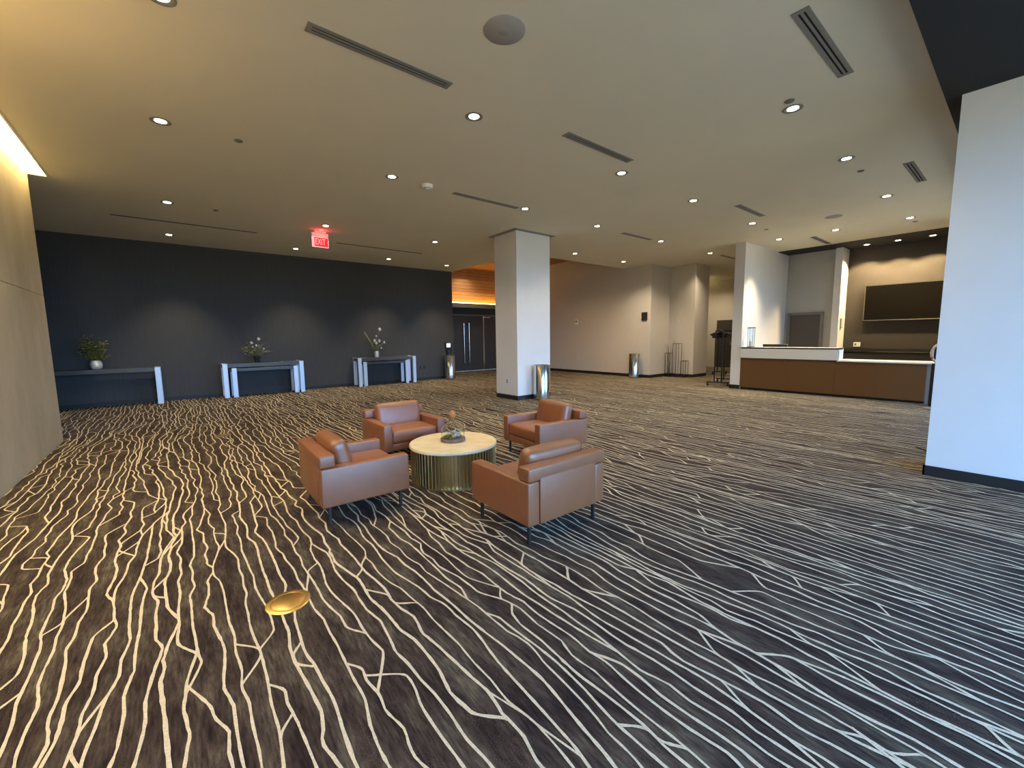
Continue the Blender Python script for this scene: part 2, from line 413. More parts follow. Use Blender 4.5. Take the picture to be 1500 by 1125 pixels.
# ------------------------------------------------------------------ SETTING: walls
def wall_left():
    b = MB()
    zs = [0.0, 2.045, 3.80]; ys_ = [-3.0, 1.1, 4.9, 8.58]
    for z0, z1 in zip(zs, zs[1:]):
        for y0, y1 in zip(ys_, ys_[1:]): b.box(XL-.2, XL, y0+.003, y1-.003, z0+.003, z1-.003, bev=.003, seg=1)
    b.box(XL-.21, XL-.008, -3.0, 8.57, 0, 3.79)
    return struct(b.obj('wall_left', 'concrete'))
wall_left()
sbox('wall_far_left', 'grey', XMIN-.1, XMIN, 8.3, 12.9, 0, H)
sbox('wall_left_return', 'grey', XMIN, XL-.22, 8.3, 8.4, 0, H+.1)
sbox('wall_back', 'grey', XMIN, XG, 12.74, 12.9, 0, H)
sbox('baseboard_back', 'base', XMIN, XG+.01, 12.725, 12.74, 0, .09)
sbox('wall_entrance_left', 'grey', XG-.05, XG, 12.9, 14.8, 0, 4.27)
# entrance wall: doors, header, cove ledge, planks
YD = 14.8
sbox('wall_entrance', 'planks', XG, 12.1, YD, YD+.1, 2.62, 4.27)
sbox('trim_5', 'framegrey', XG, 12.1, YD-.20, YD, 2.62, 2.80)
sbox('wall_entrance_header', 'tvwall', XG, 12.1, YD, YD+.1, 2.36, 2.62)
o = MB().box(XG+.05, 12.05, YD-.15, YD-.10, 2.81, 2.83).obj('cove_light', 'covewood')
tag(o, 'amber strip light glowing along the foot of the wooden plank wall', 'light strip')
def entrance_door(x0, x1, name, pull=None, strip=None):
    d = struct(MB().box(x0+.004, x1-.004, YD, YD+.06, 0.012, 2.30, bev=.004, seg=1).obj(name, 'door'))
    if pull is not None:
        p = MB().tube([(pull, YD-.07, .35), (pull, YD-.07, 2.0)], .016, 10)
        for z in (.5, 1.15, 1.85): p.tube([(pull, YD-.07, z), (pull, YD, z)], .011, 8)
        p.obj('door_pull', 'chrome', d, True)
    if strip is not None: MB().box(strip-.035, strip+.035, YD-.012, YD, .012, 2.30).obj('metal_edge', 'steel', d)
    return d
entrance_door(8.55, 9.52, 'door_1', pull=9.40)
entrance_door(9.52, 10.46, 'door_2', pull=9.65, strip=10.43)
entrance_door(10.46, 11.5, 'door_3')
MB().box(10.46, 10.75, YD-.05, YD, 2.22, 2.28).obj('door_closer', 'steel', bpy.data.objects['door_3'])
sbox('trim_6', 'framegrey', XG, 12.1, YD-.02, YD+.08, 2.30, 2.36)
sbox('wall_entrance_side', 'tvwall', 11.5, 12.1, YD, YD+.1, 0, 2.36)
sbox('wall_entrance_corner', 'tvwall', XG, 8.55, YD, YD+.1, 0, 2.36)
# warm white wall on the right of the recess and its stepped returns
XR = 12.1
b = MB(); b.box(XR, 13.2, 7.78, 15.0, 0, 4.27); b.box(13.2, 14.1, 6.88, 15, 0, H)
struct(b.obj('wall_right', 'beige'))
b = MB(); b.box(XR-.012, XR, 7.77, YD, 0, .10); b.box(XR-.012, 13.2, 7.768, 7.78, 0, .10); b.box(13.188, 13.2, 6.87, 7.77, 0, .1); b.box(13.188, 14.1, 6.868, 6.88, 0, .10)
struct(b.obj('baseboard_right', 'base'))
# corridor end
sbox('wall_corridor_end', 'beige', 18.1, 18.25, 4.5, 15, 0, H)
sbox('wall_corridor_far', 'beige', 14.1, 18.1, 11.0, 11.1, 0, H)
d = sbox('door_4', 'door', 18.06, 18.1, 7.72, 8.42, 0.01, 1.99)
MB().box(18.03, 18.06, 7.78, 7.84, .95, 1.1).obj('door_handle', 'steel', d)
# fin wall beside the desk, niche walls
XF = 11.23
sbox('wall_fin', 'white', XF, 14.15, 4.60, 4.84, 0, H)
b = MB(); b.box(XF-.012, XF, 4.60, 4.85, 0, .10); b.box(XF-.012, 14.1, 4.84, 4.852, 0, .10); struct(b.obj('baseboard_fin', 'base'))
sbox('wall_corridor_side', 'beige', 14.16, 18.1, 4.61, 4.76, 0, H)
sbox('wall_niche_back', 'greywall', 14.15, 14.3, 3.44, 4.6, 0, H)
sbox('wall_niche_stub', 'white', 14.0, 14.75, 3.28, 3.44, 0, H)
sbox('wall_screen', 'tvwall', 14.6, 14.75, .5, 3.28, 0, H)
sbox('wall_niche_side', 'tvwall', 12.0, 14.75, .35, .5, 0, H)
d = sbox('door_5', 'door', 14.12, 14.15, 3.72, 4.46, 0.01, 1.92)
b = MB(); b.box(14.10, 14.15, 4.46, 4.53, 0, 1.99); b.box(14.10, 14.15, 3.65, 3.72, 0, 1.99); b.box(14.10, 14.15, 3.72, 4.46, 1.92, 1.99)
b.obj('door_frame', 'framegrey', d)
# pillar at the right edge of the view; it carries the soffit and reaches the windows
sbox('wall_pillar', 'white', 5.64, 6.3, -3.0, .546, 0, 3.49)
b = MB(); b.box(5.626, 5.64, -3.0, .56, 0, .10); b.box(5.626, 6.3, .546, .56, 0, .10); struct(b.obj('baseboard_pillar', 'base'))
# window wall behind the camera
b = MB()
xs = [-1.6] + [v for w_ in WINDOWS for v in w_] + [XMAX]
for a, c2 in ((xs[0], xs[1]), (xs[2], xs[3]), (xs[4], xs[5])): b.box(a, c2, YW-.2, YW, 0, 3.49)
for a, c2 in WINDOWS: b.box(a, c2, YW-.2, YW, 0, .12); b.box(a, c2, YW-.2, YW, 3.38, 3.49)
struct(b.obj('wall_windows', 'white'))
for i, (a, c2) in enumerate(WINDOWS):
    w_ = struct(MB().box(a, c2, YW-.11, YW-.10, .12, 3.38).obj('window_%d' % (i+1), 'pane'))
    b = MB(); k = round((c2-a)/1.5)
    for j in range(k+1):
        x = a+(c2-a)*j/k; b.box(x-.03, x+.03, YW-.15, YW-.05, .12, 3.38)
    b.box(a, c2, YW-.15, YW-.05, .12, .18); b.box(a, c2, YW-.15, YW-.05, 3.32, 3.38)
    b.obj('window_frame', 'framegrey', w_)
sbox('wall_east', 'white', XMAX-.2, XMAX, -3.2, 4.5, 0, 3.7)
sbox('wall_soffit_drop', 'ceiling_dark', 12.0, XMAX, .36, .49, 0, 3.66)

# cove LED on the left wall
o = MB().box(-1.315, -1.15, -2.9, 8.60, 3.80, 3.83).obj('cove_light', 'cove')
tag(o, 'warm strip light glowing in the slot above the plaster wall', 'light strip')

# ------------------------------------------------------------------ COLUMN
def column():
    x0, x1, y0, y1 = 5.84, 6.83, 7.02, 7.80
    t = thing('column', 'square white structural column in the middle of the lobby', 'column', ((x0+x1)/2, (y0+y1)/2, 0))
    hx, hy = (x1-x0)/2, (y1-y0)/2
    MB().box(-hx, hx, -hy, hy, .10, H-.012, bev=.006).obj('shaft', 'white', t)
    MB().box(-hx-.004, hx+.004, -hy-.004, hy+.004, 0, .10).obj('base', 'base', t)
    MB().box(-hx-.09, hx+.09, -hy-.09, hy+.09, H-.014, H).obj('ceiling_collar', 'vent', t)
    f = MB().box(-hx-.006, -hx, -.06, .01, .35, .47, bev=.002, seg=1).obj('outlet_cover', 'plastic', t)
    b = MB()
    for z in (.385, .435): b.box(-hx-.008, -hx-.005, -.045, -.005, z-.016, z+.016)
    b.obj('socket', 'framegrey', f)
column()

# ------------------------------------------------------------------ ARMCHAIRS
def armchair(label):
    t = thing('armchair', label, 'armchair', group='cognac leather armchairs around the coffee table')
    Wd, D, zb, ha, hb, a, bt = .755, .69, .152, .452, .548, .10, .115
    hx, hy = Wd/2, D/2
    MB().box(-hx+a+.002, hx-a-.002, -hy+bt, hy-.012, zb+.004, zb+.085, bev=.012, seg=3).obj('seat_frame', 'leather', t, True)
    for s in (-1, 1):
        x0, x1 = (s*hx, s*(hx-a)) if s < 0 else (s*(hx-a), s*hx)
        MB().box(x0, x1, -hy+.004, hy, zb, ha, bev=.014, seg=4).obj('armrest', 'leather', t, True)
    # back: between the arms below, full width above them
    b = MB(); b.box(-hx+a+.003, hx-a-.003, -hy, -hy+bt, zb, ha+.03, bev=.008, seg=3); b.box(-hx+.002, hx-.002, -hy, -hy+bt, ha+.003, hb, bev=.014, seg=4)
    b.obj('backrest', 'leather', t, True)
    cushion('seat_cushion', 'leather', t, 0, .048, zb+.085+.067, Wd-2*a-.006, D-bt+.0, .134, .03, (.0, .008, .014))
    mt = Matrix.Rotation(math.radians(13), 4, 'X')
    cushion('back_cushion', 'leather', t, 0, -hy+bt+.088, .475, Wd-2*a-.01, .125, .30, .045, (.004, .018, .008), mtx=mt)
    for sx_ in (-1, 1):
        for sy_ in (-1, 1):
            MB().box(sx_*(hx-.055)-.011, sx_*(hx-.055)+.011, sy_*(hy-.065)-.011, sy_*(hy-.065)+.011, 0, zb+.003, bev=.002, seg=1).obj('leg', 'black', t)
    return t
ch = armchair('brown leather armchair nearest the camera, its back turned to us')
ch.location = (2.095, 2.30, 0); ch.rotation_euler.z = math.radians(-.8)
for x, y, a, lb in ((1.11, 3.545, -91.3, 'brown leather armchair left of the coffee table, seen side on and facing right'),
                    (2.085, 4.675, 179.6, 'brown leather armchair behind the coffee table, on the side of the flower consoles'),
                    (3.37, 3.565, 83.5, 'brown leather armchair right of the coffee table, nearest the white column')):
    c2 = copy_tree(ch); c2.location = (x, y, 0); c2.rotation_euler.z = math.radians(a); c2['label'] = lb

# ------------------------------------------------------------------ COFFEE TABLE
def coffee_table():
    t = thing('coffee_table', 'round coffee table with cream marble top on a ribbed brass drum', 'table', (2.115, 3.565, 0))
    MB().lathe([(.426, .335), (.432, .339), (.434, .35), (.432, .362), (.426, .368)], 72).obj('table_top', 'marble', t, True)
    MB().lathe([(.380, .012), (.380, .334)], 64).obj('drum', 'brassrod', t, True)
    b = MB(); n = 72
    for i in range(n):
        m = Matrix.Rotation(2*PI*i/n, 4, 'Z')
        b.box(.378, .422, -.006, .006, .012, .334, bev=.004, seg=1, mtx=m)
    b.obj('ribbing', 'brassrod', t, False)
    MB().lathe([(.422, 0), (.422, .014)], 72).obj('base_ring', 'brassrod', t)
coffee_table()

def terrarium():
    t = thing('glass_terrarium', 'glass bell jar of stones and moss with a wooden knob on the coffee table', 'terrarium', (2.128, 3.592, .368))
    MB().lathe([(.118, 0), (.124, .004), (.124, .030), (.118, .035)], 40).obj('wooden_base', 'woodbase', t, True)
    pts = [(.113, .036), (.116, .06), (.116, .12), (.108, .15), (.085, .172), (.05, .190), (.028, .205), (.022, .225), (.024, .235)]
    o_ = [p for p in pts]; i_ = [(max(r-.004, .001), z-.001) for r, z in reversed(pts)]
    MB().lathe(o_+i_, 40, cap=False).obj('glass_bell', 'glass', t, True)
    MB().lathe([(.012, .215), (.018, .235), (.031, .25), (.034, .268), (.027, .288), (.012, .302), (.003, .308)], 20).obj('knob', 'wood', t, True)
    random.seed(3)
    b = MB()
    for i in range(12):
        a = random.uniform(0, 2*PI); r = random.uniform(.01, .08)
        b.ball((r*math.cos(a)+.02, r*math.sin(a)-.01, .052+random.uniform(0, .03)), random.uniform(.015, .026), 8, (1, 1.2, .8))
    b.obj('stones', 'stone', t, True)['kind'] = 'stuff'
    b = MB()
    for i in range(60):
        a = random.uniform(0, 2*PI); r = random.uniform(.0, .07)
        b.leaf((r*math.cos(a)-.03, r*math.sin(a)-.01, .042), (math.cos(a), math.sin(a), random.uniform(.6, 2)), random.uniform(.03, .07), .014)
    b.obj('moss', 'moss', t)['kind'] = 'stuff'
terrarium()

# ------------------------------------------------------------------ BRASS FLOOR BOXES
def floor_box(x, y, r, label):
    t = thing('floor_outlet_cover', label, 'floor outlet', (x, y, 0), group='round brass floor outlets')
    MB().lathe([(r, 0.0), (r, .004), (r*.93, .007), (r*.76, .007), (r*.74, .0045)], 48).obj('rim', 'brass', t, True)
    MB().lathe([(r*.73, .003), (r*.73, .006), (r*.70, .0072)], 48).obj('lid', 'brass', t, True)
floor_box(.372, 2.396, .108, 'round brass floor outlet cover on the carpet in the foreground')
floor_box(.478, 7.44, .10, 'distant brass floor outlet cover between the armchairs and the flower consoles')

# ------------------------------------------------------------------ CONSOLES
def console(x0, x1, zt, y0, y1, label, th=.095, lw=.10, name='console_table', legs='all'):
    cx, cy = (x0+x1)/2, (y0+y1)/2
    t = thing(name, label, 'console table', (cx, cy, 0))
    hx, hy = (x1-x0)/2, (y1-y0)/2
    MB().box(-hx+.0, hx-.0, -hy+.006, hy-.006, zt-th, zt-.004, bev=.003, seg=1).obj('table_top', 'tabletop', t)
    for s in (-1, 1):
        for q in (-1, 1):
            xa, xb = sorted((s*hx*1.0+s*.003, s*(hx-lw)))
            ya, yb = sorted((q*hy, q*(hy-.05)))
            MB().box(xa, xb, ya, yb, 0.006, zt, bev=.004, seg=1).obj('leg', 'satin', t)
        xa, xb = sorted((s*hx, s*(hx-lw)))
        MB().box(xa+.005, xb-.005, -hy+.05, hy-.05, 0.004, .03).obj('foot_rail', 'black', t)
    return t
console(-2.05, -.255, .835, 12.24, 12.66, 'long dark console table with metal legs at the left end of the charcoal wall')
console(.895, 2.69, .84, 12.22, 12.68, 'larger outer table of the middle nesting pair on the charcoal wall')
console(1.075, 2.54, .725, 12.20, 12.64, 'smaller inner table of the middle nesting pair on the charcoal wall', th=.08, name='nesting_table')
console(4.15, 5.965, .845, 12.22, 12.68, 'larger outer table of the right nesting pair on the charcoal wall')
console(4.31, 5.72, .73, 12.24, 12.64, 'smaller inner table of the right nesting pair on the charcoal wall', th=.08, name='nesting_table')

# ------------------------------------------------------------------ FLOWERS
def plant_bushy():
    random.seed(21)
    t = thing('potted_plant', 'bushy green plant in a round silvered pot on the left console', 'potted plant', (-1.29, 12.44, .832)); t.scale = (1.1, 1.1, 1.1)
    MB().lathe([(.05, 0), (.078, .02), (.09, .07), (.088, .12), (.07, .155), (.066, .17), (.058, .168), (.055, .12)], 28).obj('pot', 'vase', t, True)
    b = MB(); L_ = MB()
    for i in range(46):
        a = random.uniform(0, 2*PI); sp_ = random.uniform(.03, .25); h = random.uniform(.30, .70)*(1-.5*sp_)
        p0 = Vector((0, 0, .13)); p2 = Vector((sp_*math.cos(a)+.01, sp_*.7*math.sin(a), h)); p1 = (p0+p2)/2+Vector((0, 0, .05))
        b.tube([p0, p1, p2], [.003, .002, .0015], 4)
        for k in range(13):
            u = random.uniform(.35, 1.05); p = p0.lerp(p2, u)+Vector([random.gauss(0, .016) for _ in range(3)])
            an = random.uniform(0, 2*PI); L_.leaf(p, (math.cos(an), math.sin(an), random.uniform(-.2, .8)), random.uniform(.04, .07), random.uniform(.026, .045))
    b.obj('stems', 'stem', t)['kind'] = 'stuff'
    L_.obj('foliage', 'foliage', t)['kind'] = 'stuff'
plant_bushy()
def arrangement(label, loc, vm, vpts, spread, hmax, flowers, long_leaf=None, seed=1, nst=26):
    random.seed(seed)
    t = thing('flower_arrangement', label, 'flower arrangement', loc)
    MB().lathe(vpts, 24).obj('vase', vm, t, True)
    vz = vpts[-1][1]; b = MB(); L_ = MB()
    for i in range(nst):
        a = random.uniform(0, 2*PI); sp_ = spread*random.uniform(.2, 1)
        p0 = Vector((0, 0, vz-.04)); p2 = Vector((sp_*math.cos(a), .45*sp_*math.sin(a), vz+hmax*random.uniform(.25, .8)*(1-.35*sp_/spread)))
        b.tube([p0, (p0+p2)/2+Vector((0, 0, .04)), p2], [.003, .002, .0015], 4)
        for k in range(11):
            u = random.uniform(.3, 1.05); p = p0.lerp(p2, u)+Vector([random.gauss(0, .014) for _ in range(3)])
            an = random.uniform(0, 2*PI); L_.leaf(p, (math.cos(an), math.sin(an), random.uniform(-.3, .7)), random.uniform(.04, .075), random.uniform(.018, .034))
    for fx, fz, fr in flowers:
        b.tube([(0, 0, vz-.03), (fx*.4, -.02, vz+(fz-vz)*.6), (fx, -.03, fz)], .003, 4)
    if long_leaf:
        for (lx, lz, w_) in long_leaf: b.tube([(0, 0, vz), (lx*.5, -.02, vz+(lz-vz)*.5), (lx, -.03, lz)], [.008, w_, w_*.8], 6)
    b.obj('stems', 'foliage2', t)['kind'] = 'stuff'
    L_.obj('foliage', 'foliage2', t)['kind'] = 'stuff'
    for fx, fz, fr in flowers:
        f = MB()
        for k in range(7):
            an = 2*PI*k/7; f.leaf((fx, -.03, fz), (math.cos(an), -.6+.0*an, math.sin(an)), fr, fr*.9, -.1)
        f.ball((fx, -.045, fz), fr*.42, 8)
        f.obj('blossom', 'petal', t, True)
arrangement('low wide spray of foliage with white blooms in a dark vase, middle console', (1.66, 12.46, .835), 'vasedark',
            [(.055, 0), (.06, .01), (.075, .10), (.085, .17)], .46, .46,
            [(-.10, .50, .05), (.06, .60, .055), (.0, .44, .04), (-.08, .40, .035), (.16, .35, .035)], seed=5, nst=34)
arrangement('tall flower arrangement with white blooms in a pale vase, right console', (4.80, 12.46, .84), 'vase',
            [(.05, 0), (.065, .01), (.07, .16), (.068, .19)], .20, .42,
            [(-.06, .50, .06), (-.01, .43, .06), (.09, .49, .06), (.24, .45, .05), (.14, .28, .04), (.11, .84, .065), (0, .64, .035)],
            long_leaf=[(-.36, .76, .022), (-.30, .66, .016), (-.16, .35, .012)], seed=9, nst=18)

# ------------------------------------------------------------------ BINS
def bin_(label, x, y, h=.775, r=.185):
    t = thing('waste_bin', label, 'waste bin', (x, y, 0), group='cylindrical steel waste bins')
    MB().lathe([(r, .015), (r, h-.01), (r-.006, h), (r-.014, h-.004), (r-.014, h-.12)], 48, cap=False).obj('body', 'steel', t, True)
    MB().lathe([(r-.012, 0), (r-.012, .02)], 40).obj('base', 'black', t)
    MB().lathe([(r-.015, h-.12), (r-.015, h-.115)], 40).obj('liner', 'black', t)
bin_('polished steel waste bin in front of the white column', 6.36, 6.81)
bin_('polished steel waste bin by the warm white wall, left of the wire cages', 11.87, 8.20, .80)
bin_('polished steel waste bin against the charcoal wall beside the entrance doors', 7.36, 12.50, .80)

# ------------------------------------------------------------------ WALL THINGS
def wall_device():
    t = thing('wall_tablet', 'black wall panel with small bright screen above the far waste bin', 'control panel', (7.46, 12.74, 1.12))
    MB().box(-.13, .13, -.05, 0, -.11, .13, bev=.01).obj('housing', 'black', t)
    MB().box(-.085, .055, -.054, -.05, -.035, .085).obj('screen', 'screen', t)
wall_device()
t = thing('soap_dispenser', 'dark dispenser on the charcoal wall just below the bright panel', 'dispenser', (7.47, 12.74, .90))
MB().box(-.08, .08, -.07, 0, -.07, .09, bev=.015, seg=3).obj('housing', 'black', t, True)
MB().box(-.03, .03, -.09, -.06, -.085, -.06, bev=.004).obj('spout', 'framegrey', t)
for x, lb in ((6.38, 'left black outlet of the two low on the charcoal wall'), (6.51, 'right black outlet of the two low on the charcoal wall')):
    t = thing('wall_outlet', lb, 'wall outlet', (x, 12.74, .43), group='black outlets right of the consoles')
    MB().box(-.036, .036, -.008, 0, -.058, .058, bev=.003, seg=1).obj('cover_plate', 'black', t)
    b = MB()
    for z in (-.026, .026): b.box(-.016, .016, -.010, -.006, z-.018, z+.018, bev=.002, seg=1)
    b.obj('socket', 'slot', t)
t = thing('wall_speaker', 'black square panel on the warm white wall near its outer corner', 'wall panel', (12.1, 8.0, 2.02))
MB().box(-.04, 0, -.10, .10, -.13, .13, bev=.008).obj('housing', 'black', t)
MB().box(-.044, -.038, -.08, .08, -.11, .11, bev=.003).obj('grille', 'slot', t)
t = thing('thermostat', 'small white wall device on the warm white wall right of the column', 'thermostat', (12.1, 10.97, 1.93))
MB().box(-.03, 0, -.085, .085, -.10, .10, bev=.012, seg=3).obj('housing', 'plastic', t, True)
MB().box(-.033, -.028, -.045, .045, 0, .06, bev=.003).obj('display', 'framegrey', t)

# ------------------------------------------------------------------ WIRE CAGES
def cage(x, y, w, d_, h, label, twigs=False):
    t = thing('wire_cage', label, 'decorative cage', (x, y, 0), group='wire frame cages on the floor')
    b = MB(); r = .008
    for sx_ in (-1, 1):
        for sy_ in (-1, 1): b.tube([(sx_*w/2, sy_*d_/2, 0), (sx_*w/2, sy_*d_/2, h)], r, 6)
    for z in (.01, h-.006):
        for sx_ in (-1, 1): b.tube([(sx_*w/2, -d_/2, z), (sx_*w/2, d_/2, z)], r, 6)
        for sy_ in (-1, 1): b.tube([(-w/2, sy_*d_/2, z), (w/2, sy_*d_/2, z)], r, 6)
    b.obj('wire_frame', 'black', t)
    MB().lathe([(.05, .012), (.06, .03), (.055, .10)], 16).obj('glass_cup', 'glass', t, True)
    if twigs:
        random.seed(4); g = MB()
        for i in range(7):
            a = random.uniform(0, 2*PI); s_ = random.uniform(.05, .22); g.tube([(0, 0, .02), (s_*.3*math.cos(a), s_*.3*math.sin(a), h*.6), (s_*.7*math.cos(a), s_*.7*math.sin(a), h+.1), (s_*math.cos(a), s_*math.sin(a), h+random.uniform(.2, .5))], [.006, .005, .004, .002], 5)
        g.obj('twigs', 'stem', t)['kind'] = 'stuff'
cage(12.99, 7.62, .17, .17, .80, 'left wire cage of three, with bare twigs rising from it', True)
cage(13.02, 7.34, .20, .20, 1.12, 'tallest wire cage, in the middle of the three')
cage(13.03, 7.08, .17, .17, .55, 'shortest wire cage, rightmost of the three')

# ------------------------------------------------------------------ COAT RACKS
def coat_rack(loc, rz, label, L=1.1, n=9, hw=.42):
    t = thing('coat_rack', label, 'coat rack', loc, rz)
    h = 1.50
    b = MB()
    for s in (-1, 1):
        b.tube([(s*L/2, -.09, .10), (s*L/2, -.09, h)], .018, 8); b.tube([(s*L/2, .09, .10), (s*L/2, .09, h)], .018, 8); b.tube([(s*L/2, -.09, h), (s*L/2, .09, h)], .018, 8)
        b.box(s*L/2-.02, s*L/2+.02, -.28, .28, .085, .115, bev=.004)
    b.tube([(-L/2, 0, .11), (L/2, 0, .11)], .015, 8)
    b.obj('frame', 'black', t, True)
    MB().tube([(-L/2-.04, 0, h), (L/2+.04, 0, h)], .017, 8).obj('hanging_rail', 'black', t, True)
    for s in (-1, 1):
        for q in (-1, 1):
            b = MB(); b.tube([(s*L/2-.012, q*.25, .032), (s*L/2+.012, q*.25, .032)], .032, 14); b.box(s*L/2-.018, s*L/2+.018, q*.25-.012, q*.25+.012, .04, .09)
            b.obj('caster', 'black', t)
    return t
def hanger_mesh(hw=.50):
    b = MB()
    b.tube([(0, 0, .02), (0, .02, .035), (0, .0, .05), (0, -.02, .03)], .003, 5)
    b.tube([(0, 0, .02), (0, 0, -.04)], .003, 5)
    b.tube([(0, 0, -.03), (0, hw*.25, -.05), (0, hw*.5, -.10)], [.02, .03, .022], 6)
    b.tube([(0, 0, -.03), (0, -hw*.25, -.05), (0, -hw*.5, -.10)], [.02, .03, .022], 6)
    b.tube([(0, hw*.46, -.11), (0, -hw*.46, -.11)], .014, 6)
    for q in (-.36, -.12, .12, .36): b.box(-.016, .016, q*hw-.02, q*hw+.02, -.19, -.10, bev=.004, seg=1)
    o = b.obj('coat_hanger', 'black', None, True); return o
def hang(rack, n, L, first=None, where='near'):
    grp = 'black hangers on the %s coat rack' % where
    for i in range(n):
        if first is None: o = hanger_mesh(); first = o
        else: o = first.copy(); C.objects.link(o)
        x = -L/2+.1+(L-.2)*i/(n-1)
        p = rack.matrix_basis @ Vector((x, 0, 1.485)); o.location = p; o.rotation_euler = (0, 0, rack.rotation_euler.z+random.uniform(-.15, .15))
        tag(o, 'black coat hanger on the rail of the %s rolling rack' % where, 'coat hanger', grp)
    return first
bpy.context.view_layer.update()
r1 = coat_rack((11.99, 5.37, 0), math.radians(12), 'black rolling coat rack nearest the white fin wall, full of hangers')
r2 = coat_rack((14.6, 6.3, 0), math.radians(60), 'black rolling coat rack standing deeper in the corridor')
hg = hang(r1, 15, 1.1, None, 'nearer'); hang(r2, 12, 1.1, hg, 'farther')

# ------------------------------------------------------------------ RECEPTION DESK
def desk():
    x0, x1 = XF, XF+.85
    t = thing('reception_desk', 'long reception desk with brown wood front and raised white ledge', 'reception desk', (x0, 2.85, 0))
    yo = 2.85
    b = MB(); ys_ = [1.19, 1.926, 2.625, 3.60, 4.60]
    for a, c2 in zip(ys_, ys_[1:]): b.box(.0, .03, a-yo+.003, c2-yo-.003, .05, .80, bev=.002, seg=1)
    b.obj('front_panel', 'deskwood', t)
    MB().box(.012, .60, 1.19-yo, 4.59-yo, .05, .772).obj('carcass', 'deskwood', t)
    MB().box(.05, .6, 1.2-yo, 4.59-yo, 0, .05).obj('toe_kick', 'base', t)
    MB().box(-.03, .68, 1.10-yo, 2.60-yo, .775, .805, bev=.004, seg=1).obj('countertop', 'cntop', t)
    MB().box(.03, .62, 1.11-yo, 1.19-yo, 0, .775).obj('end_panel', 'vent', t)
    b = MB(); b.box(-.035, .02, 2.58-yo, 4.595-yo, .80, 1.07, bev=.004, seg=1); b.box(-.035, .36, 2.58-yo, 4.595-yo, 1.03, 1.07, bev=.004, seg=1); b.box(-.03, .34, 2.58-yo, 2.62-yo, .80, 1.07)
    b.obj('raised_ledge', 'cntop', t)
    MB().box(.03, .70, 2.62-yo, 4.59-yo, .775, .80).obj('worktop', 'cntop', t)
desk()
t = thing('back_counter', 'dark low counter along the wall under the wall screen', 'counter', (14.3, 1.9, 0))
MB().box(-.28, .29, -1.38, 1.36, .0, .86).obj('cabinet', 'tvwall', t)
MB().box(-.31, .295, -1.39, 1.37, .86, .90, bev=.003, seg=1).obj('countertop', 'blackgloss', t)
MB().box(.27, .295, -1.38, 1.36, .90, .97).obj('backsplash', 'black', t)
t = thing('computer_monitor', 'black computer monitor whose top edge shows above the reception ledge', 'monitor', (11.78, 4.02, .80), math.radians(4))
MB().box(-.012, .014, -.27, .27, .05, .335, bev=.004, seg=1).obj('screen', 'black', t)
MB().box(-.02, .02, -.02, .02, .01, .12).obj('stand', 'black', t); MB().box(-.09, .09, -.11, .11, 0, .012, bev=.004).obj('base', 'black', t)
def lantern():
    t = thing('candle_lantern', 'tall glass candle lantern with dark rims on the reception ledge', 'lantern', (XF+.12, 4.42, 1.07))
    MB().lathe([(.088, 0), (.088, .016)], 28).obj('base', 'black', t, True)
    MB().lathe([(.088, .474), (.094, .480), (.094, .492), (.07, .494), (.07, .476)], 28, cap=False).obj('rim', 'black', t, True)
    MB().lathe([(.072, .017), (.072, .476), (.069, .476), (.069, .017)], 28, cap=False).obj('glass_cylinder', 'pane', t, True)
    b = MB()
    for k in range(4): a = PI/4+k*PI/2; b.tube([(.084*math.cos(a), .084*math.sin(a), .01), (.084*math.cos(a), .084*math.sin(a), .48)], .004, 6)
    b.obj('wire_cage', 'black', t)
    MB().lathe([(.034, .017), (.034, .17), (.030, .175)], 20).obj('candle', 'candle', t, True)
lantern()
# television on the dark wall
t = thing('wall_television', 'large black wall television with thin silver frame', 'television', (14.6, 1.93, 2.17))
MB().box(-.06, 0, -.92, .92, -.44, .44).obj('body', 'black', t)
MB().box(-.068, -.06, -.925, .925, -.445, .445).obj('screen', 'blackgloss', t)
b = MB(); b.box(-.075, -.05, -.945, -.925, -.465, .465); b.box(-.075, -.05, .925, .945, -.465, .465); b.box(-.075, -.05, -.925, .925, -.465, -.445); b.box(-.075, -.05, -.925, .925, .445, .465)
b.obj('bezel', 'steel', t)
t = thing('wall_outlet', 'white square outlet plate on the dark wall under the television', 'wall outlet', (14.6, 2.97, 1.075))
MB().box(-.01, 0, -.075, .075, -.062, .062, bev=.003, seg=1).obj('cover_plate', 'plastic', t); MB().box(-.012, -.009, .01, .05, -.03, .03).obj('socket', 'framegrey', t)
t = thing('intercom', 'small grey wall keypad on the narrow white stub wall', 'intercom', (14.22, 3.28, 1.66))
MB().box(-.085, .085, -.035, 0, -.13, .13, bev=.01).obj('housing', 'vent', t); MB().box(-.05, .02, -.038, -.034, -.11, .11).obj('handset', 'plastic', t)
# sanitizer stand peeking out beside the pillar
t = thing('sanitizer_stand', 'beige and black floor dispenser half hidden behind the right pillar', 'dispenser', (10.6, .98, 0))
MB().box(-.05, .05, -.07, .09, .05, .83, bev=.02, seg=3).obj('post', 'black', t, True)
MB().lathe([(.16, 0), (.16, .02), (.06, .05)], 24).obj('base', 'vent', t, True)
b = MB(); r_ = []
for k in range(17):
    a = PI*2*k/16; r_.append((0, .10*math.cos(a)*1.0, 1.01+.16*math.sin(a)))
b.tube(r_, .026, 8); b.obj('head', 'tan', t, True)
MB().box(-.02, .02, -.075, .075, .88, 1.14, bev=.02).obj('nozzle_panel', 'black', t)
o = MB().tube([(6.93, .76, .010), (6.85, .72, .012), (6.78, .66, .011), (6.66, .62, .010), (6.45, .60, .010)], .008, 6).obj('power_cord', 'black')
tag(o, 'short black cord on the carpet at the foot of the right pillar', 'cord')

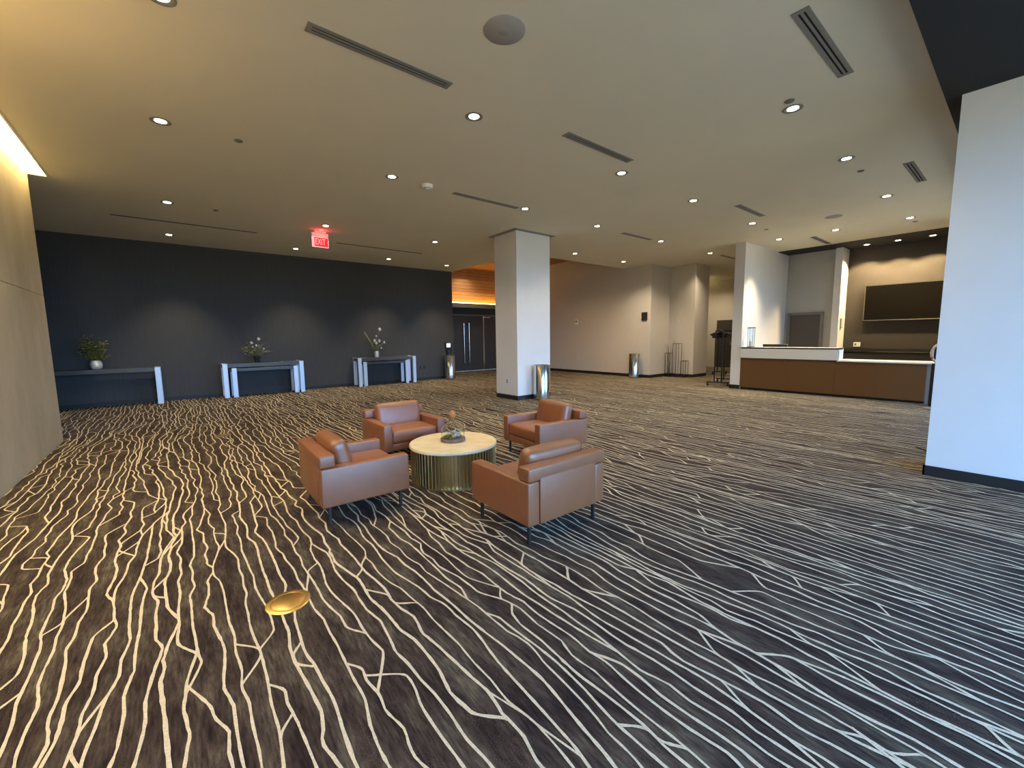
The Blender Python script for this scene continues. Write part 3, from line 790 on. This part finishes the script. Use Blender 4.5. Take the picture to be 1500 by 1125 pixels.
# ------------------------------------------------------------------ CEILING THINGS
def downlight_proto():
    t = bpy.data.objects.new('downlight', None)
    C.objects.link(t)
    MB().lathe([(.088, 0), (.090, -.004), (.080, -.007), (.066, -.004), (.050, -.0008)], 28, cap=False).obj('trim_ring', 'vent', t, True)
    MB().lathe([(.052, -.0005), (.052, -.0015)], 24).obj('lens', 'lamp', t)
    return t
ROWS = [('along the charcoal wall', 11.72, [.13, 2.59, 5.0, 6.9]),
        ('second out from the charcoal wall', 9.05, [.12, 2.575, 5.03]),
        ('behind the column', 8.06, [8.81, 11.0]),
        ('in front of the column', 5.82, [.09, 2.586, 5.06, 7.03, 9.41, 11.9]),
        ('above the armchairs', 3.78, [.12, 2.6, 5.08, 7.07, 9.48]),
        ('nearest the dark window soffit', 1.69, [5.07, 7.04, 9.48, 11.65])]
ORD = ['first', 'second', 'third', 'fourth', 'fifth', 'sixth']
def spot(x, y, z, watts, size=125, blend=1.0, col=DOWN_COL, parent=None):
    ld = bpy.data.lights.new('spot_light', 'SPOT'); ld.energy = watts; ld.color = col; ld.spot_size = math.radians(size); ld.spot_blend = blend; ld.shadow_soft_size = .05
    lo = bpy.data.objects.new('spot_light', ld); C.objects.link(lo)
    if parent: lo.parent = parent; lo.location = (0, 0, -.02)
    else: lo.location = (x, y, z-.02)
    return lo
dl = None
def place_down(x, y, z, label, w, group='recessed ceiling downlights', size=125, blend=1.0, col=DOWN_COL):
    global dl
    if dl is None: dl = downlight_proto(); t = dl
    else:
        t = dl.copy(); C.objects.link(t)
        for ch_ in list(dl.children):
            if ch_.type != 'LIGHT': c3 = ch_.copy(); C.objects.link(c3); c3.parent = t
    t.location = (x, y, z); tag(t, label, 'downlight', group)
    spot(x, y, z, w, parent=t, size=size, blend=blend, col=col)
for rn, y, xs_ in ROWS:
    for i, x in enumerate(xs_):
        lb = '%s downlight from the left in the ceiling row %s' % (ORD[i], rn)
        place_down(x, y, H, lb, DOWN_W*(1.7 if y > 11 else 1), size=(84 if y > 11 else 125), blend=(.8 if y > 11 else 1))
place_down(11.6, 4.0, H, 'lit round downlight nearest the white fin wall at the reception desk', DOWN_W*3.6, size=78, col=(1, .82, .5))
place_down(11.61, 2.89, H, 'lit round downlight above the lower right part of the reception desk', DOWN_W)
for y, lb in ((2.83, 'leftmost of the three downlights in the dark band above the television'), (2.23, 'middle of the three downlights in the dark band above the television'), (1.62, 'rightmost of the three downlights in the dark band above the television')):
    place_down(14.12, y, H-.012, lb, DOWN_W*2.3, size=112, blend=.35, col=(1, .72, .36))
# hidden ones known by their pools of light, and two added only to brighten
spot(11.3, 7.3, H, DOWN_W*1.0); spot(12.9, 6.4, H, DOWN_W)
spot(16.8, 8.2, H, DOWN_W*1.2, size=150); spot(16.8, 9.6, 2.9, 40, 160, 1, (1, .75, .35)).rotation_euler = (PI, 0, 0); spot(9.4, 14.2, 4.2, DOWN_W)  # the upward spot is added to brighten the corridor ceiling
spot(9.3, 9.6, 4.2, DOWN_W*2, 140, 1, (1, .62, .25))  # added amber spot imitating the plank strip's glow in the entrance recess

def slot_diffuser(x0, x1, y, w, label, ang=0, thin=False):
    L = (x1-x0)
    t = thing('slot_diffuser', label, 'air diffuser', ((x0+x1)/2, y, H), 0, 'linear air diffusers in the ceiling')
    b = MB()
    if thin: b.box(-L/2, L/2, -w/2, w/2, -.003, 0)
    else:
        for q0, q1 in ((-.5, -.22), (-.08, .08), (.22, .5)): b.box(-L/2, L/2, q0*w, q1*w, -.006, 0)
        b.box(-L/2-.002, -L/2+.035, -w/2-.001, w/2+.001, -.0063, 0); b.box(L/2-.035, L/2+.002, -w/2-.001, w/2+.001, -.0063, 0)
    b.obj('frame', 'vent', t)
    if not thin: MB().box(-L/2+.005, L/2-.005, -w/2+.005, w/2-.005, -.0015, -.0002).obj('slots', 'slot', t)
    else: MB().box(-L/2+.02, L/2-.02, -w/4, w/4, -.0045, -.003).obj('slots', 'slot', t)
slot_diffuser(.94, 2.13, 3.475, .11, 'longest dark slot vent in the upper left of the ceiling')
slot_diffuser(3.62, 4.80, 1.20, .11, 'slot vent nearest the camera, at the top right of the ceiling')
slot_diffuser(3.62, 4.83, 3.46, .11, 'slot vent in the ceiling above the column, just left of a downlight')
slot_diffuser(3.62, 4.92, 5.87, .10, 'slot vent in the ceiling just left of the top of the column')
slot_diffuser(-.68, 1.58, 10.46, .07, 'long thin slot vent above the left console', thin=True)
slot_diffuser(3.19, 5.41, 10.46, .07, 'long thin slot vent right of the exit sign', thin=True)
slot_diffuser(7.87, 9.0, 1.21, .11, 'slot vent beside the dark soffit, above the right pillar edge')
slot_diffuser(7.94, 9.05, 3.43, .11, 'slot vent in the ceiling left of the reception area, behind the second light')
slot_diffuser(11.96, 13.23, 3.41, .11, 'slot vent in the ceiling above the reception desk')
slot_diffuser(7.94, 9.04, 5.86, .10, 'slot vent in the ceiling right of the top of the column')
slot_diffuser(12.46, 13.67, 5.77, .10, 'slot vent at the corridor, left of the white fin wall')
def disc(name, x, y, r, h, m, label, cat):
    t = thing(name, label, cat, (x, y, H))
    MB().lathe([(r, 0), (r*.98, -h*.6), (r*.8, -h)] if h > .01 else [(r, 0), (r, -h*.5), (r*.97, -h)], 36).obj('housing' if h > .01 else 'grille', m, t, True)
    MB().lathe([(r*.3, -h*.98), (r*.28, -h*1.25)], 20).obj('centre_cap', m, t, True)
disc('ceiling_speaker', 2.10, 2.63, .155, .006, 'speaker', 'round grey ceiling speaker grille at the top of the view', 'ceiling speaker')
disc('ceiling_speaker', 10.25, 2.60, .14, .006, 'speaker', 'small round grey ceiling speaker near the reception desk', 'ceiling speaker')
disc('smoke_detector', 3.13, 5.81, .085, .05, 'plastic', 'white domed smoke detector on the ceiling near the exit sign', 'smoke detector')
for x, y, lb in ((.77, 5.84, 'dark round sprinkler cap in the upper left ceiling'), (4.88, 1.66, 'dark round sprinkler cap touching the bright light at upper right'),
                 (.775, 9.09, 'tiny dark sprinkler cap above the charcoal wall, left of the exit sign')):
    disc('sprinkler_cap', x, y, .042, .012, 'framegrey', lb, 'sprinkler')
for x, y, lb in ((7.72, 1.68, 'small sprinkler cap right of the bright light near the dark soffit'), (10.26, 3.8, 'small sprinkler cap right of the fourth light, left of reception'), (12.08, 1.67, 'small sprinkler cap in front of the dark band over reception')):
    disc('sprinkler_cap', x, y, .04, .012, 'framegrey', lb, 'sprinkler')

# ------------------------------------------------------------------ EXIT SIGN
def exit_sign():
    t = thing('exit_sign', 'red EXIT sign hanging from the ceiling left of the column', 'exit sign', (2.60, 9.60, H))
    MB().box(-.12, .12, -.05, .05, -.025, 0, bev=.003, seg=1).obj('canopy', 'plastic', t)
    MB().box(-.165, .165, -.03, .03, -.105, -.03, bev=.004, seg=1).obj('housing', 'plastic', t)
    MB().box(-.02, .02, -.02, .02, -.034, -.02).obj('stem', 'black', t)
    MB().box(-.165, .165, -.007, .007, -.325, -.105).obj('panel', emis('backlit pale pink acrylic', (1, .50, .48), .28), t)
    MB().box(-.115, .155, -.010, -.0072, -.305, -.125).obj('red_field', emis('backlit red acrylic', (1, .006, .012), 1.1), t)
    txm = emis('backlit letter', (1, .42, .40), .42)
    cu = bpy.data.curves.new('EXIT', 'FONT'); cu.body = 'EXIT'; cu.size = .175; cu.extrude = .001; cu.align_x = 'CENTER'; cu.align_y = 'CENTER'; cu.space_character = 1.0
    o = bpy.data.objects.new('tmp', cu); C.objects.link(o); bpy.context.view_layer.update()
    me = bpy.data.meshes.new_from_object(o.evaluated_get(bpy.context.evaluated_depsgraph_get())); bpy.data.objects.remove(o)
    me.materials.clear(); w = max(v.co.x for v in me.vertices)-min(v.co.x for v in me.vertices)
    for v in me.vertices: v.co.x *= .20/w
    L_ = link('letters', me, txm, t); L_.rotation_euler = (PI/2, 0, 0); L_.location = (.0, -.0125, -.215)
    b = MB()
    for s in (-1, 1): b.box(-.006, .006, -.0125, -.0105, 0, .05, mtx=Matrix.Translation((.145, 0, -.215)) @ Matrix.Rotation(s*math.radians(40), 4, 'Y') if s > 0 else Matrix.Translation((.145, 0, -.215)) @ Matrix.Rotation(math.radians(140), 4, 'Y'))
    b.obj('arrow', txm, t)
    ld = bpy.data.lights.new('red_glow', 'POINT'); ld.energy = .55; ld.color = (1, .05, .05); ld.shadow_soft_size = .02
    lo = bpy.data.objects.new('red_glow', ld); C.objects.link(lo); lo.parent = t; lo.location = (0, -.16, -.05)
exit_sign()
# wall lights added outside the view to warm the left ceiling and carpet
for i, y in enumerate((1.4, 3.9)):
    t = thing('added_sconce', 'added half cylinder brass wall light on the plaster wall, ' + ('nearer the windows' if i == 0 else 'nearer the dark wall'), 'wall light', (XL, y, 2.15), group='added brass wall lights')
    MB().box(0, .015, -.06, .06, -.12, .12, bev=.003).obj('back_plate', 'brass', t)
    b = MB(); b.tube([(.07, 0, -.15), (.07, 0, .12)], .05, 20); b.box(.01, .04, -.02, .02, -.02, .02); b.obj('shade', 'brass', t, True)
    for s_, w_ in ((1, FILL_SCONCE_W), (-1, FILL_SCONCE_W*.9)):
        ld = bpy.data.lights.new('sconce_fill_light', 'SPOT'); ld.energy = w_; ld.color = (1, .62, .22); ld.spot_size = math.radians(150); ld.spot_blend = 1; ld.shadow_soft_size = .04
        lo = bpy.data.objects.new('sconce_fill_light', ld); C.objects.link(lo); lo.parent = t; lo.location = (.07, 0, s_*.17); lo.rotation_euler = (PI if s_ > 0 else 0, 0, 0)
